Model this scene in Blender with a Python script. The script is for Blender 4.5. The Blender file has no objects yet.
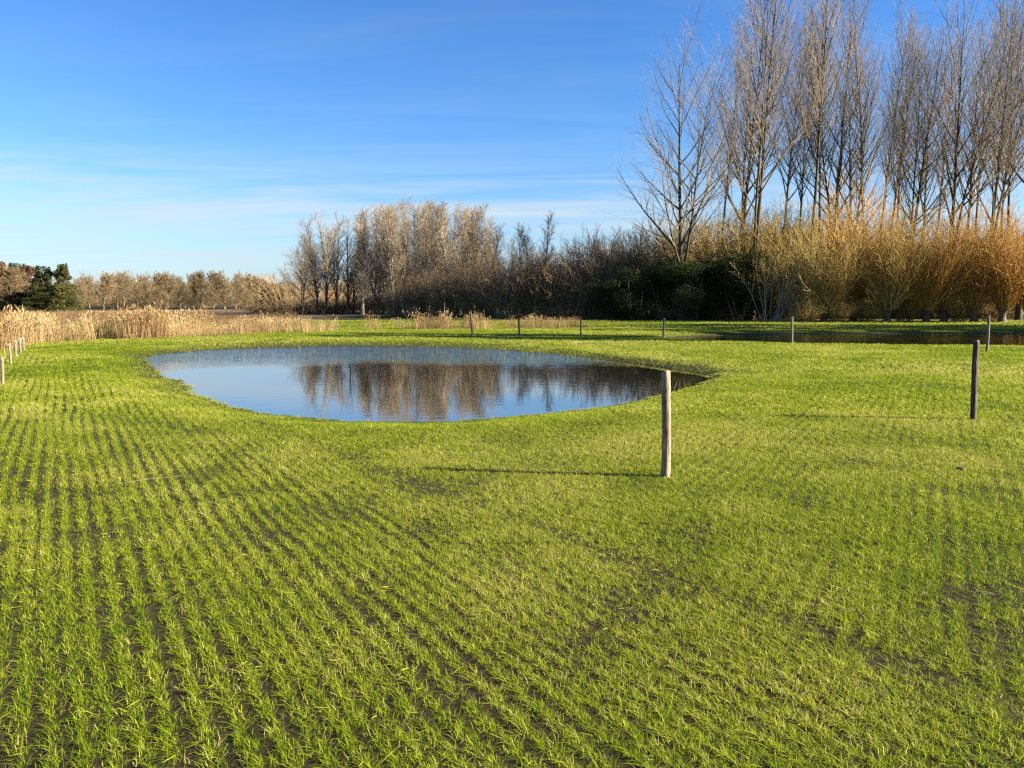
import bpy, math, random
import numpy as np

S = bpy.context.scene
C = S.collection
R = math.radians

# ------------------------------------------------------------------ camera
EYE, FPX, HOR = 1.65, 760.0, 300.0
PITCH = math.atan((384 - HOR) / FPX)
cam_d = bpy.data.cameras.new('camera')
cam_d.sensor_width = 36.0
cam_d.lens = FPX / 1024 * 36.0
cam_d.clip_start, cam_d.clip_end = 0.05, 20000
cam = bpy.data.objects.new('camera', cam_d)
cam.location = (0, 0, EYE)
cam.rotation_euler = (R(90) - PITCH, 0, 0)
C.objects.link(cam)
S.camera = cam

# ------------------------------------------------------------------ light
SUN_EL, SUN_AZ = 23.0, 101.0
sun_d = bpy.data.lights.new('sun', 'SUN')
sun_d.energy, sun_d.angle, sun_d.color = 5.0, R(0.7), (1.0, 0.88, 0.70)
sun = bpy.data.objects.new('sun', sun_d)
sun.rotation_euler = (R(90 - SUN_EL), 0, R(180 - SUN_AZ))
C.objects.link(sun)

S.view_settings.view_transform = 'Standard'
S.view_settings.look = 'None'
S.view_settings.gamma = 1
S.view_settings.exposure = 2.25
S.cycles.use_denoising = False
S.cycles.filter_width = 1.35
S.cycles.use_adaptive_sampling = False
S.cycles.sample_clamp_indirect = 4

W = bpy.data.worlds.new('World')
S.world = W
W.use_nodes = True
wn, wl = W.node_tree.nodes, W.node_tree.links
bg = wn['Background']
bg.inputs[1].default_value = 0.050
sky = wn.new('ShaderNodeTexSky')
sky.sky_type = 'NISHITA'
sky.sun_disc = False
sky.sun_elevation, sky.sun_rotation = R(SUN_EL), R(SUN_AZ)
sky.dust_density, sky.ozone_density, sky.air_density = 0.4, 2.5, 1.0
geo = wn.new('ShaderNodeNewGeometry')
neg = wn.new('ShaderNodeVectorMath'); neg.operation = 'SCALE'; neg.inputs['Scale'].default_value = -1
wl.new(geo.outputs['Incoming'], neg.inputs[0])
sep = wn.new('ShaderNodeSeparateXYZ')
wl.new(neg.outputs[0], sep.inputs[0])
# tint of the air by elevation: pale near the horizon, deep blue above
tint = wn.new('ShaderNodeValToRGB')
els = tint.color_ramp.elements
els[0].position, els[0].color = 0.0, (0.485, 0.586, 0.813, 1)
els[1].position, els[1].color = 0.62, (0.273, 0.586, 1.016, 1)
e = els.new(0.10); e.color = (0.521, 0.679, 0.874, 1)
e = els.new(0.20); e.color = (0.358, 0.632, 0.930, 1)
e = els.new(0.34); e.color = (0.289, 0.578, 0.937, 1)
wl.new(sep.outputs['Z'], tint.inputs[0])
mul = wn.new('ShaderNodeMix'); mul.data_type = 'RGBA'; mul.blend_type = 'MULTIPLY'
mul.inputs['Factor'].default_value = 1.0
wl.new(sky.outputs[0], mul.inputs['A'])
wl.new(tint.outputs[0], mul.inputs['B'])
# thin cirrus: noise on a cloud layer projected up the sky
zc = wn.new('ShaderNodeMath'); zc.operation = 'MAXIMUM'; zc.inputs[1].default_value = 0.0
wl.new(sep.outputs['Z'], zc.inputs[0])
za = wn.new('ShaderNodeMath'); za.operation = 'ADD'; za.inputs[1].default_value = 0.10
wl.new(zc.outputs[0], za.inputs[0])
dv = wn.new('ShaderNodeVectorMath'); dv.operation = 'DIVIDE'
cmb = wn.new('ShaderNodeCombineXYZ')
for i in range(3):
    wl.new(za.outputs[0], cmb.inputs[i])
wl.new(neg.outputs[0], dv.inputs[0]); wl.new(cmb.outputs[0], dv.inputs[1])
mp = wn.new('ShaderNodeMapping')
mp.inputs['Rotation'].default_value = (0, 0, R(-18))
mp.inputs['Scale'].default_value = (0.55, 2.0, 0.0)
mp.inputs['Location'].default_value = (3.3, 1.2, 0)
wl.new(dv.outputs[0], mp.inputs[0])
nz = wn.new('ShaderNodeTexNoise')
nz.inputs['Scale'].default_value, nz.inputs['Detail'].default_value = 1.25, 7
nz.inputs['Roughness'].default_value = 0.56
nz.inputs['Distortion'].default_value = 0.7
wl.new(mp.outputs[0], nz.inputs['Vector'])
cr = wn.new('ShaderNodeValToRGB')
cr.color_ramp.elements[0].position, cr.color_ramp.elements[0].color = 0.36, (0, 0, 0, 1)
cr.color_ramp.elements[1].position, cr.color_ramp.elements[1].color = 0.70, (1, 1, 1, 1)
wl.new(nz.outputs['Fac'], cr.inputs[0])
low = wn.new('ShaderNodeValToRGB')      # the cirrus lies low over the horizon
le = low.color_ramp.elements
le[0].position, le[0].color = 0.0, (0.75, 0.75, 0.75, 1)
le[1].position, le[1].color = 0.40, (0.03, 0.03, 0.03, 1)
e = le.new(0.115); e.color = (0.85, 0.85, 0.85, 1)
e = le.new(0.18); e.color = (0.13, 0.13, 0.13, 1)
wl.new(sep.outputs['Z'], low.inputs[0])
cm = wn.new('ShaderNodeMath'); cm.operation = 'MULTIPLY'
wl.new(cr.outputs[0], cm.inputs[0]); wl.new(low.outputs[0], cm.inputs[1])
cl = wn.new('ShaderNodeMix'); cl.data_type = 'RGBA'
cl.inputs['B'].default_value = (3.0, 3.45, 3.75, 1)
wl.new(cm.outputs[0], cl.inputs['Factor'])
wl.new(mul.outputs['Result'], cl.inputs['A'])
wl.new(cl.outputs['Result'], bg.inputs[0])

# ------------------------------------------------------------------ helpers
def ray(x, y):
    dx, dy = (x - 512) / FPX, -(y - 384) / FPX
    c, s = math.cos(PITCH), math.sin(PITCH)
    return np.array([dx, c + dy * s, -s + dy * c])

def ground(x, y, z=0.0):
    """where the line of sight through a photo pixel meets the level z"""
    d = ray(x, y)
    t = (z - EYE) / d[2]
    return (d[0] * t, d[1] * t)

def at(x, y, Y):
    """X and height at depth Y for a photo pixel"""
    d = ray(x, y)
    return d[0] * Y / d[1], EYE + d[2] * Y / d[1]

def tag(o, label=None, cat=None, group=None, kind=None):
    if label: o['label'] = label
    if cat: o['category'] = cat
    if group: o['group'] = group
    if kind: o['kind'] = kind
    return o

def mesh_from(name, verts, faces, mats=(), smooth=False, matidx=None):
    me = bpy.data.meshes.new(name)
    verts = np.asarray(verts, dtype=np.float32)
    if isinstance(faces, np.ndarray) and faces.ndim == 2:
        n, k = faces.shape
        me.vertices.add(len(verts)); me.vertices.foreach_set('co', verts.ravel())
        me.loops.add(n * k); me.loops.foreach_set('vertex_index', faces.astype(np.int32).ravel())
        me.polygons.add(n)
        me.polygons.foreach_set('loop_start', np.arange(0, n * k, k, dtype=np.int32))
        me.polygons.foreach_set('loop_total', np.full(n, k, dtype=np.int32))
    else:
        me.from_pydata([tuple(v) for v in verts], [], [tuple(f) for f in faces])
    for m in mats: me.materials.append(m)
    if matidx is not None:
        me.polygons.foreach_set('material_index', np.asarray(matidx, dtype=np.int32))
    if smooth:
        me.polygons.foreach_set('use_smooth', np.ones(len(me.polygons), dtype=bool))
    me.update(calc_edges=True)
    me.validate()
    return me

def obj(name, me, parent=None, loc=(0, 0, 0)):
    o = bpy.data.objects.new(name, me)
    o.location = loc
    C.objects.link(o)
    if parent: o.parent = parent
    return o

def empty(name, loc=(0, 0, 0), rz=0.0, sc=1.0):
    o = bpy.data.objects.new(name, None)
    o.location = loc
    o.rotation_euler = (0, 0, rz)
    o.scale = sc if hasattr(sc, '__len__') else (sc, sc, sc)
    C.objects.link(o)
    return o

# value noise for layout, height and tint
_perm = np.random.default_rng(7).random((256, 256))
def vnoise(x, y):
    x = np.asarray(x, float); y = np.asarray(y, float)
    xi, yi = np.floor(x).astype(int), np.floor(y).astype(int)
    fx, fy = x - xi, y - yi
    fx, fy = fx * fx * (3 - 2 * fx), fy * fy * (3 - 2 * fy)
    p = lambda a, b: _perm[a & 255, b & 255]
    return ((p(xi, yi) * (1 - fx) + p(xi + 1, yi) * fx) * (1 - fy)
            + (p(xi, yi + 1) * (1 - fx) + p(xi + 1, yi + 1) * fx) * fy)
def fnoise(x, y, o=3):
    s, a, t = 0, 1.0, 0
    for k in range(o):
        s = s + a * vnoise(np.asarray(x) * 2 ** k + 17 * k, np.asarray(y) * 2 ** k + 5 * k); t += a; a *= .5
    return s / t
def sstep(a, b, x):
    t = np.clip((x - a) / (b - a), 0, 1)
    return t * t * (3 - 2 * t)

# ------------------------------------------------------------------ materials
def mat(name):
    m = bpy.data.materials.new(name)
    m.use_nodes = True
    return m, m.node_tree.nodes, m.node_tree.links, m.node_tree.nodes['Principled BSDF']

def noise_col(n, l, scale, cols, coord, detail=4, rough=.6, pos=None, sc3=None):
    t = n.new('ShaderNodeTexNoise')
    t.inputs['Scale'].default_value = scale
    t.inputs['Detail'].default_value = detail
    t.inputs['Roughness'].default_value = rough
    if sc3:
        m = n.new('ShaderNodeMapping'); m.inputs['Scale'].default_value = sc3
        l.new(coord, m.inputs[0]); coord = m.outputs[0]
    l.new(coord, t.inputs['Vector'])
    r = n.new('ShaderNodeValToRGB')
    k = len(cols)
    pos = pos or [0.3 + 0.4 * i / (k - 1) for i in range(k)]
    r.color_ramp.elements[0].position, r.color_ramp.elements[0].color = pos[0], (*cols[0], 1)
    r.color_ramp.elements[1].position, r.color_ramp.elements[1].color = pos[-1], (*cols[-1], 1)
    for p_, c_ in list(zip(pos, cols))[1:-1]:
        e_ = r.color_ramp.elements.new(p_); e_.color = (*c_, 1)
    l.new(t.outputs['Fac'], r.inputs[0])
    return r.outputs[0], t.outputs['Fac']

def mixc(n, l, fac, a, b, blend='MIX'):
    m = n.new('ShaderNodeMix'); m.data_type = 'RGBA'; m.blend_type = blend
    if isinstance(fac, (int, float)): m.inputs['Factor'].default_value = fac
    else: l.new(fac, m.inputs['Factor'])
    for k, v in (('A', a), ('B', b)):
        if isinstance(v, tuple): m.inputs[k].default_value = (*v, 1) if len(v) == 3 else v
        else: l.new(v, m.inputs[k])
    return m.outputs['Result']

def bark_mat(name, cols, scale=3.0, rough=.85, var=.25, sc3=(6, 6, 1.2)):
    m, n, l, b = mat(name)
    tc = n.new('ShaderNodeTexCoord')
    c, f = noise_col(n, l, scale, cols, tc.outputs['Object'], sc3=sc3)
    oi = n.new('ShaderNodeObjectInfo')
    hs = n.new('ShaderNodeHueSaturation')
    mr = n.new('ShaderNodeMapRange')
    mr.inputs['To Min'].default_value, mr.inputs['To Max'].default_value = 1 - var, 1 + var
    l.new(oi.outputs['Random'], mr.inputs['Value']); l.new(mr.outputs[0], hs.inputs['Value'])
    l.new(c, hs.inputs['Color'])
    l.new(hs.outputs[0], b.inputs['Base Color'])
    b.inputs['Roughness'].default_value = rough
    b.inputs['Specular IOR Level'].default_value = 0.2
    bp = n.new('ShaderNodeBump'); bp.inputs['Strength'].default_value = .6; bp.inputs['Distance'].default_value = .02
    l.new(f, bp.inputs['Height']); l.new(bp.outputs[0], b.inputs['Normal'])
    return m

def leaf_mat(name, dark, light, trans=.35, rough=.55):
    m, n, l, b = mat(name)
    at_ = n.new('ShaderNodeAttribute'); at_.attribute_type = 'GEOMETRY'; at_.attribute_name = 'hue'
    c = mixc(n, l, at_.outputs['Fac'], dark, light)
    l.new(c, b.inputs['Base Color']); b.inputs['Roughness'].default_value = rough
    b.inputs['Specular IOR Level'].default_value = .12
    t = n.new('ShaderNodeBsdfTranslucent'); l.new(c, t.inputs['Color'])
    mx = n.new('ShaderNodeMixShader'); mx.inputs[0].default_value = trans
    l.new(b.outputs[0], mx.inputs[1]); l.new(t.outputs[0], mx.inputs[2])
    l.new(mx.outputs[0], n['Material Output'].inputs['Surface'])
    return m

def blade_mat(name, ramp, trans=.4, tipcol=None):
    """grass or reed blade: colour from the clump's own tint plus its chance"""
    m, n, l, b = mat(name)
    a = n.new('ShaderNodeAttribute'); a.attribute_type = 'INSTANCER'; a.attribute_name = 'tint'
    g = n.new('ShaderNodeAttribute'); g.attribute_type = 'GEOMETRY'; g.attribute_name = 'hue'
    ad = n.new('ShaderNodeMath'); ad.operation = 'MULTIPLY_ADD'
    ad.inputs[1].default_value = .5
    l.new(g.outputs['Fac'], ad.inputs[0]); l.new(a.outputs['Fac'], ad.inputs[2])
    r = n.new('ShaderNodeValToRGB')
    r.color_ramp.elements[0].position, r.color_ramp.elements[0].color = ramp[0][0], (*ramp[0][1], 1)
    r.color_ramp.elements[1].position, r.color_ramp.elements[1].color = ramp[-1][0], (*ramp[-1][1], 1)
    for p_, c_ in ramp[1:-1]:
        e_ = r.color_ramp.elements.new(p_); e_.color = (*c_, 1)
    l.new(ad.outputs[0], r.inputs[0])
    c = r.outputs[0]
    l.new(c, b.inputs['Base Color'])
    b.inputs['Roughness'].default_value = .5
    b.inputs['Specular IOR Level'].default_value = .12
    t = n.new('ShaderNodeBsdfTranslucent'); l.new(c, t.inputs['Color'])
    mx = n.new('ShaderNodeMixShader'); mx.inputs[0].default_value = trans
    l.new(b.outputs[0], mx.inputs[1]); l.new(t.outputs[0], mx.inputs[2])
    l.new(mx.outputs[0], n['Material Output'].inputs['Surface'])
    return m

M_bark = bark_mat('grey_brown_bark', [(.030, .023, .012), (.068, .053, .028), (.12, .098, .055)])
M_twig = bark_mat('bare_twigs', [(.17, .135, .085), (.29, .235, .16)], scale=.5, sc3=(1, 1, 1))
M_poplar_bark = bark_mat('pale_poplar_bark', [(.16, .135, .095), (.40, .355, .27)])
M_poplar_twig = bark_mat('pale_poplar_twigs', [(.20, .155, .095), (.32, .25, .155)], scale=.5, sc3=(1, 1, 1), var=.2)
M_scrub = bark_mat('brown_scrub_twigs', [(.18, .12, .06), (.34, .235, .12)], scale=.6, sc3=(1, 1, 1), var=.3)
M_far = bark_mat('far_wood_twigs', [(.12, .088, .042), (.23, .172, .088)], scale=.4, sc3=(1, 1, 1), var=.25)
M_willow_gold = bark_mat('golden_willow_wands', [(.29, .155, .028), (.49, .275, .065)], scale=.6, sc3=(1, 1, 1), var=.15)
M_willow_olive = bark_mat('olive_willow_wands', [(.22, .155, .038), (.39, .28, .08)], scale=.6, sc3=(1, 1, 1), var=.15)
M_willow_head = bark_mat('dark_pollard_bark', [(.03, .022, .015), (.10, .075, .05), (.20, .15, .10)])
M_pale_stem = bark_mat('pale_bare_stems', [(.19, .15, .10), (.32, .27, .19)], var=.1)
M_evergreen = leaf_mat('dark_evergreen_leaves', (.010, .018, .005), (.040, .055, .013), trans=.15, rough=.85)
M_laurel = leaf_mat('sunlit_evergreen_leaves', (.035, .042, .012), (.10, .095, .025), trans=.2)  # yellower olive leaves than the dark evergreens
M_russet = leaf_mat('russet_leaves', (.07, .042, .02), (.16, .095, .045), trans=.2)

def ground_material():
    m, n, l, b = mat('crop_soil_and_turf')
    g = n.new('ShaderNodeNewGeometry')
    s = n.new('ShaderNodeSeparateXYZ'); l.new(g.outputs['Position'], s.inputs[0])
    soil, f1 = noise_col(n, l, 16.0, [(.011, .008, .005), (.028, .020, .012), (.065, .048, .03)], g.outputs['Position'], detail=8, rough=.7)
    turf, f2 = noise_col(n, l, 1.6, [(.022, .030, .006), (.055, .068, .010), (.11, .115, .018)], g.outputs['Position'], detail=9, rough=.72)  # soil and turf darkened to add shade in the gaps between blades
    dry, f3 = noise_col(n, l, .6, [(.13, .085, .038), (.23, .155, .07), (.30, .215, .11)], g.outputs['Position'], detail=9, rough=.7)
    a = n.new('ShaderNodeAttribute'); a.attribute_name = 'turf'
    a2 = n.new('ShaderNodeAttribute'); a2.attribute_name = 'dry'
    c = mixc(n, l, a.outputs['Fac'], soil, turf)
    c = mixc(n, l, a2.outputs['Fac'], c, dry)
    # mud of the banks below the turf edge
    mr = n.new('ShaderNodeMapRange')
    mr.inputs['From Min'].default_value, mr.inputs['From Max'].default_value = -.115, -.05
    l.new(s.outputs['Z'], mr.inputs['Value'])
    c = mixc(n, l, mr.outputs[0], (.035, .028, .016), c)
    l.new(c, b.inputs['Base Color']); b.inputs['Roughness'].default_value = .95
    b.inputs['Specular IOR Level'].default_value = .1
    bp = n.new('ShaderNodeBump'); bp.inputs['Strength'].default_value = 1.0; bp.inputs['Distance'].default_value = .06
    l.new(f1, bp.inputs['Height']); l.new(bp.outputs[0], b.inputs['Normal'])
    return m

def water_material():
    m, n, l, b = mat('pond_water')
    g = n.new('ShaderNodeNewGeometry')
    b.inputs['Base Color'].default_value = (.020, .018, .011, 1)
    b.inputs['Roughness'].default_value = .6
    b.inputs['Specular IOR Level'].default_value = 0
    gl = n.new('ShaderNodeBsdfGlossy'); gl.inputs['Roughness'].default_value = .015
    fr = n.new('ShaderNodeFresnel'); fr.inputs['IOR'].default_value = 1.34
    pw = n.new('ShaderNodeMath'); pw.operation = 'POWER'; pw.inputs[1].default_value = .34
    l.new(fr.outputs[0], pw.inputs[0])
    ms = n.new('ShaderNodeMixShader')
    l.new(pw.outputs[0], ms.inputs[0]); l.new(b.outputs[0], ms.inputs[1]); l.new(gl.outputs[0], ms.inputs[2])
    l.new(ms.outputs[0], n['Material Output'].inputs['Surface'])
    mp_ = n.new('ShaderNodeMapping'); mp_.inputs['Scale'].default_value = (1.0, 2.2, 1)
    l.new(g.outputs['Position'], mp_.inputs[0])
    w1 = n.new('ShaderNodeTexNoise'); w1.inputs['Scale'].default_value = 2.2; w1.inputs['Detail'].default_value = 3
    l.new(mp_.outputs[0], w1.inputs['Vector'])
    # where the breeze ruffles the pond: the far, open side
    s = n.new('ShaderNodeSeparateXYZ'); l.new(g.outputs['Position'], s.inputs[0])
    w2 = n.new('ShaderNodeTexNoise'); w2.inputs['Scale'].default_value = .16; w2.inputs['Detail'].default_value = 2
    l.new(g.outputs['Position'], w2.inputs['Vector'])
    k = n.new('ShaderNodeMath'); k.operation = 'MULTIPLY_ADD'; k.inputs[1].default_value = 8.0
    l.new(w2.outputs['Fac'], k.inputs[0]); l.new(s.outputs['Y'], k.inputs[2])
    mr = n.new('ShaderNodeMapRange'); mr.interpolation_type = 'SMOOTHSTEP'
    mr.inputs['From Min'].default_value, mr.inputs['From Max'].default_value = 22.5, 31
    mr.inputs['To Min'].default_value, mr.inputs['To Max'].default_value = .006, .32
    l.new(k.outputs[0], mr.inputs['Value'])
    mx_ = n.new('ShaderNodeMapRange'); mx_.interpolation_type = 'SMOOTHSTEP'
    mx_.inputs['From Min'].default_value, mx_.inputs['From Max'].default_value = 7, 0
    mx_.inputs['To Min'].default_value, mx_.inputs['To Max'].default_value = .15, 1
    l.new(s.outputs['X'], mx_.inputs['Value'])
    mm = n.new('ShaderNodeMath'); mm.operation = 'MULTIPLY'
    l.new(mr.outputs[0], mm.inputs[0]); l.new(mx_.outputs[0], mm.inputs[1])
    bp = n.new('ShaderNodeBump'); bp.inputs['Distance'].default_value = .25
    l.new(mm.outputs[0], bp.inputs['Strength'])
    l.new(w1.outputs['Fac'], bp.inputs['Height']); l.new(bp.outputs[0], gl.inputs['Normal']); l.new(bp.outputs[0], fr.inputs['Normal'])
    return m

# ------------------------------------------------------------------ ponds and ground
WZ = -0.12
near_px = [(146, 357), (170, 353.5), (215, 350), (280, 347.5), (350, 346.5), (430, 347), (490, 349.5), (540, 353.5), (590, 358.5),
           (640, 364.5), (680, 370), (704, 374.5), (712, 378), (706, 382), (692, 387), (664, 394), (630, 401), (600, 406), (560, 411), (520, 415.5),
           (470, 419.5), (430, 421), (380, 421), (340, 419.5), (300, 416.5), (265, 412), (235, 405), (210, 397.5), (190, 387),
           (170, 376), (155, 366)]
POND = np.array([ground(x, y, WZ) for x, y in near_px])
far_px = [(668, 338.5), (720, 335.6), (800, 334.0), (900, 333.6), (1000, 333.6), (1120, 333.8), (1180, 338), (1120, 347.2), (1000, 347.0),
          (900, 346.3), (800, 344.8), (740, 343), (700, 341)]
POND2 = np.array([ground(x, y, WZ) for x, y in far_px])

def chaikin(P, k=2):
    for _ in range(k):
        Q = np.roll(P, -1, 0)
        P = np.stack([.75 * P + .25 * Q, .25 * P + .75 * Q], 1).reshape(-1, 2)
    return P
POND, POND2 = chaikin(POND), chaikin(POND2)

def sdist(P, x, y):
    """signed distance to the outline: positive on dry land"""
    A, B = P, np.roll(P, -1, 0)
    d2 = np.full(x.shape, 1e18); ins = np.zeros(x.shape, bool)
    for (ax, ay), (bx, by) in zip(A, B):
        ex, ey = bx - ax, by - ay
        t = np.clip(((x - ax) * ex + (y - ay) * ey) / (ex * ex + ey * ey + 1e-12), 0, 1)
        d2 = np.minimum(d2, (x - ax - t * ex) ** 2 + (y - ay - t * ey) ** 2)
        c = ((ay > y) != (by > y))
        with np.errstate(divide='ignore', invalid='ignore'):
            c &= x < ex * (y - ay) / (ey if ey else 1e-12) + ax
        ins ^= c
    return np.where(ins, -1, 1) * np.sqrt(d2)

def shore(x, y):
    x = np.asarray(x, float); y = np.asarray(y, float)
    d = np.full(x.shape, 50.0)
    near = (y > 6) & (y < 60) & (np.abs(x) < 70)
    if near.any():
        d[near] = np.minimum(sdist(POND, x[near], y[near]), sdist(POND2, x[near], y[near])) + .34 * (fnoise(x[near] * 1.5, y[near] * 1.5, 3) - .5)
    return d

def height(x, y, d=None):
    d = shore(x, y) if d is None else d
    n = (fnoise(np.asarray(x) * .35, np.asarray(y) * .35, 2) - .5) * .09 * sstep(.5, 3, d)
    # gentle far bank of the pond, steeper at its right end
    wdt = 1.5 - 1.0 * sstep(1.0, 3.5, np.asarray(x)) * (np.asarray(y) < 26)
    land = WZ + (-WZ) * sstep(0, 1, d / wdt)
    wet = np.maximum(WZ + .45 * d, -.7)
    return np.where(d > 0, land + n * (np.asarray(y) > 5), wet)

def axis(a, b, st, far, grow=1.35):
    c = list(np.arange(a, b + 1e-6, st))
    lo, hi, s = [], [], st
    x = a
    s = st
    while x > -far: s *= grow; x -= s; lo.append(x)
    x, s = b, st
    while x < far: s *= grow; x += s; hi.append(x)
    return np.array(lo[::-1] + c + hi)
gx = axis(-26, 32, .2, 5000)
gy = axis(-2, 48, .2, 5000)
GX, GY = np.meshgrid(gx, gy)
gxf, gyf = GX.ravel(), GY.ravel()
gd = shore(gxf, gyf)
gz = height(gxf, gyf, gd)
far_fade = sstep(90, 250, np.hypot(gxf, gyf))
gz = gz * (1 - far_fade) - 0.3 * far_fade
nx, ny = len(gx), len(gy)
ii = (np.arange(ny - 1)[:, None] * nx + np.arange(nx - 1)[None, :]).ravel()
gf = np.stack([ii, ii + 1, ii + nx + 1, ii + nx], 1)
g_me = mesh_from('ground', np.stack([gxf, gyf, gz], 1), gf, [ground_material()], smooth=True)

def dry_mask(x, y):
    """rough dry meadow beyond the mown field"""
    a = sstep(44, 58, y + 8 * (fnoise(x * .12, y * .12) - .5)) * sstep(-13, -19, x)
    return np.clip(a + sstep(130, 190, y) * .8, 0, 1)
ta = g_me.attributes.new('turf', 'FLOAT', 'POINT')
turf = np.clip(sstep(4, 13, gyf) * .7 + .2 * sstep(.4, .6, fnoise(gxf * .8, gyf * .8)) + .08, 0, 1)
ta.data.foreach_set('value', turf.astype(np.float32))
da = g_me.attributes.new('dry', 'FLOAT', 'POINT')
da.data.foreach_set('value', dry_mask(gxf, gyf).astype(np.float32))
tag(obj('ground', g_me), 'field of young green crop sown in rows around the ponds', 'field', kind='structure')

M_water = water_material()
def pond(name, P, label):
    # the sheet runs a little way into the bank
    c = P.mean(0)
    A = np.roll(P, 1, 0); B = np.roll(P, -1, 0)
    t = B - A; t /= np.linalg.norm(t, axis=1)[:, None] + 1e-9
    nrm = np.stack([t[:, 1], -t[:, 0]], 1)
    if (nrm * (P - c)).sum() < 0: nrm = -nrm
    Q = P + nrm * .45
    v = np.concatenate([Q, np.full((len(Q), 1), WZ)], 1)
    me = mesh_from(name, v, [list(range(len(Q)))], [M_water])
    if me.polygons[0].normal.z < 0: me.flip_normals()
    return tag(obj(name, me), label, 'pond', kind='structure')
pond('pond_water', POND, 'still kidney shaped pond reflecting the blue sky and bare trees')
pond('pond_water', POND2, 'narrow dark strip of water in front of the golden willows')

# ------------------------------------------------------------------ scatter of uncountable blades
HID = bpy.data.collections.new('blade_sources')     # sources live outside the scene
def scatter(name, sources, mats, pts, rot, tilt, scl, vid, tnt, label, cat):
    col = bpy.data.collections.new(name + '_source')
    for i, me in enumerate(sources):
        col.objects.link(bpy.data.objects.new('blade_clump_%02d' % i, me))
    me = bpy.data.meshes.new(name)
    me.vertices.add(len(pts))
    me.vertices.foreach_set('co', np.asarray(pts, np.float32).ravel())
    for nm, val in (('spin', rot), ('tiltx', tilt), ('size', scl), ('tint', tnt)):
        a = me.attributes.new(nm, 'FLOAT', 'POINT'); a.data.foreach_set('value', np.asarray(val, np.float32))
    a = me.attributes.new('pick', 'INT', 'POINT'); a.data.foreach_set('value', np.asarray(vid, np.int32))
    for m in mats: me.materials.append(m)
    o = obj(name, me)
    ng = bpy.data.node_groups.new(name + '_scatter', 'GeometryNodeTree')
    ng.interface.new_socket('Geometry', in_out='INPUT', socket_type='NodeSocketGeometry')
    ng.interface.new_socket('Geometry', in_out='OUTPUT', socket_type='NodeSocketGeometry')
    N, L = ng.nodes, ng.links
    gi, go = N.new('NodeGroupInput'), N.new('NodeGroupOutput')
    ci = N.new('GeometryNodeCollectionInfo')
    ci.inputs['Collection'].default_value = col
    ci.inputs['Separate Children'].default_value = True
    ci.inputs['Reset Children'].default_value = True
    ip = N.new('GeometryNodeInstanceOnPoints')
    ip.inputs['Pick Instance'].default_value = True
    def na(nm, t='FLOAT'):
        q = N.new('GeometryNodeInputNamedAttribute'); q.data_type = t; q.inputs['Name'].default_value = nm
        return q.outputs['Attribute']
    cb = N.new('ShaderNodeCombineXYZ')
    L.new(na('tiltx'), cb.inputs[0]); L.new(na('spin'), cb.inputs[2])
    L.new(gi.outputs[0], ip.inputs['Points'])
    L.new(ci.outputs[0], ip.inputs['Instance'])
    L.new(na('pick', 'INT'), ip.inputs['Instance Index'])
    L.new(cb.outputs[0], ip.inputs['Rotation'])
    L.new(na('size'), ip.inputs['Scale'])
    L.new(ip.outputs[0], go.inputs[0])
    md = o.modifiers.new('scatter', 'NODES'); md.node_group = ng
    return tag(o, label, cat, kind='stuff')

def blade_clump(name, rng, n, hmin, hmax, w, spread, lean, m, plume=False, segs=3):
    V, F, H = [], [], []
    for _ in range(n):
        a = rng.uniform(0, 2 * math.pi); h = rng.uniform(hmin, hmax)
        px, py = rng.normal(0, spread, 2)
        ln = abs(rng.normal(lean, lean * .6)); kink = rng.uniform(-.7, .7)
        fa = a + math.pi / 2 + rng.uniform(-.5, .5)
        dx, dy = math.cos(a), math.sin(a); sx, sy = math.cos(fa), math.sin(fa)
        base = len(V); hue = rng.random()
        ww = w * rng.uniform(.7, 1.3)
        for s in range(segs + 1):
            t = s / segs
            o = ln * h * t ** 1.7
            z = h * (t - .32 * min(ln, 1.2) * t ** 2.4)
            wd = ww * (1 - t ** 2 * .75) * (.6 if s == 0 else 1)
            cx, cy = px + dx * o + sx * kink * .1 * h * t * t, py + dy * o + sy * kink * .1 * h * t * t
            if s == segs:
                V.append((cx, cy, z)); H.append(hue)
            else:
                V += [(cx - sx * wd / 2, cy - sy * wd / 2, z), (cx + sx * wd / 2, cy + sy * wd / 2, z)]; H += [hue, hue]
        for s in range(segs - 1):
            i = base + 2 * s; F.append((i, i + 1, i + 3, i + 2))
        i = base + 2 * (segs - 1); F.append((i, i + 1, i + 2))
        if plume:
            tx, ty, tz = V[-1]
            for q in range(3):
                pa = a + rng.uniform(-.7, .7); L_ = rng.uniform(.08, .15); b0 = len(V)
                ox, oy = math.cos(pa) * L_ * .45, math.sin(pa) * L_ * .45
                V += [(tx, ty, tz - .03), (tx + ox * .5 + .012, ty + oy * .5, tz + L_ * .45), (tx + ox, ty + oy, tz + L_ * .75), (tx + ox * .5 - .012, ty + oy * .5, tz + L_ * .3)]
                H += [.95] * 4; F.append((b0, b0 + 1, b0 + 2, b0 + 3))
    me = mesh_from(name, V, F, [m])
    a_ = me.attributes.new('hue', 'FLOAT', 'POINT'); a_.data.foreach_set('value', np.asarray(H, np.float32))
    return me

M_grass = blade_mat('young_crop_blades', [(0.0, (.055, .115, .008)), (.35, (.15, .218, .010)), (.7, (.275, .325, .013)), (1.05, (.375, .375, .032)), (1.3, (.50, .42, .19))], trans=.5)
M_reed = blade_mat('dry_reed', [(0.0, (.085, .052, .026)), (.35, (.20, .125, .055)), (.75, (.33, .225, .10)), (1.2, (.44, .33, .17))], trans=.3)

rng = np.random.default_rng(11)
def view_ok(x, y, m=1.6):
    return (np.abs(x) < .70 * y + m)

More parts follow.
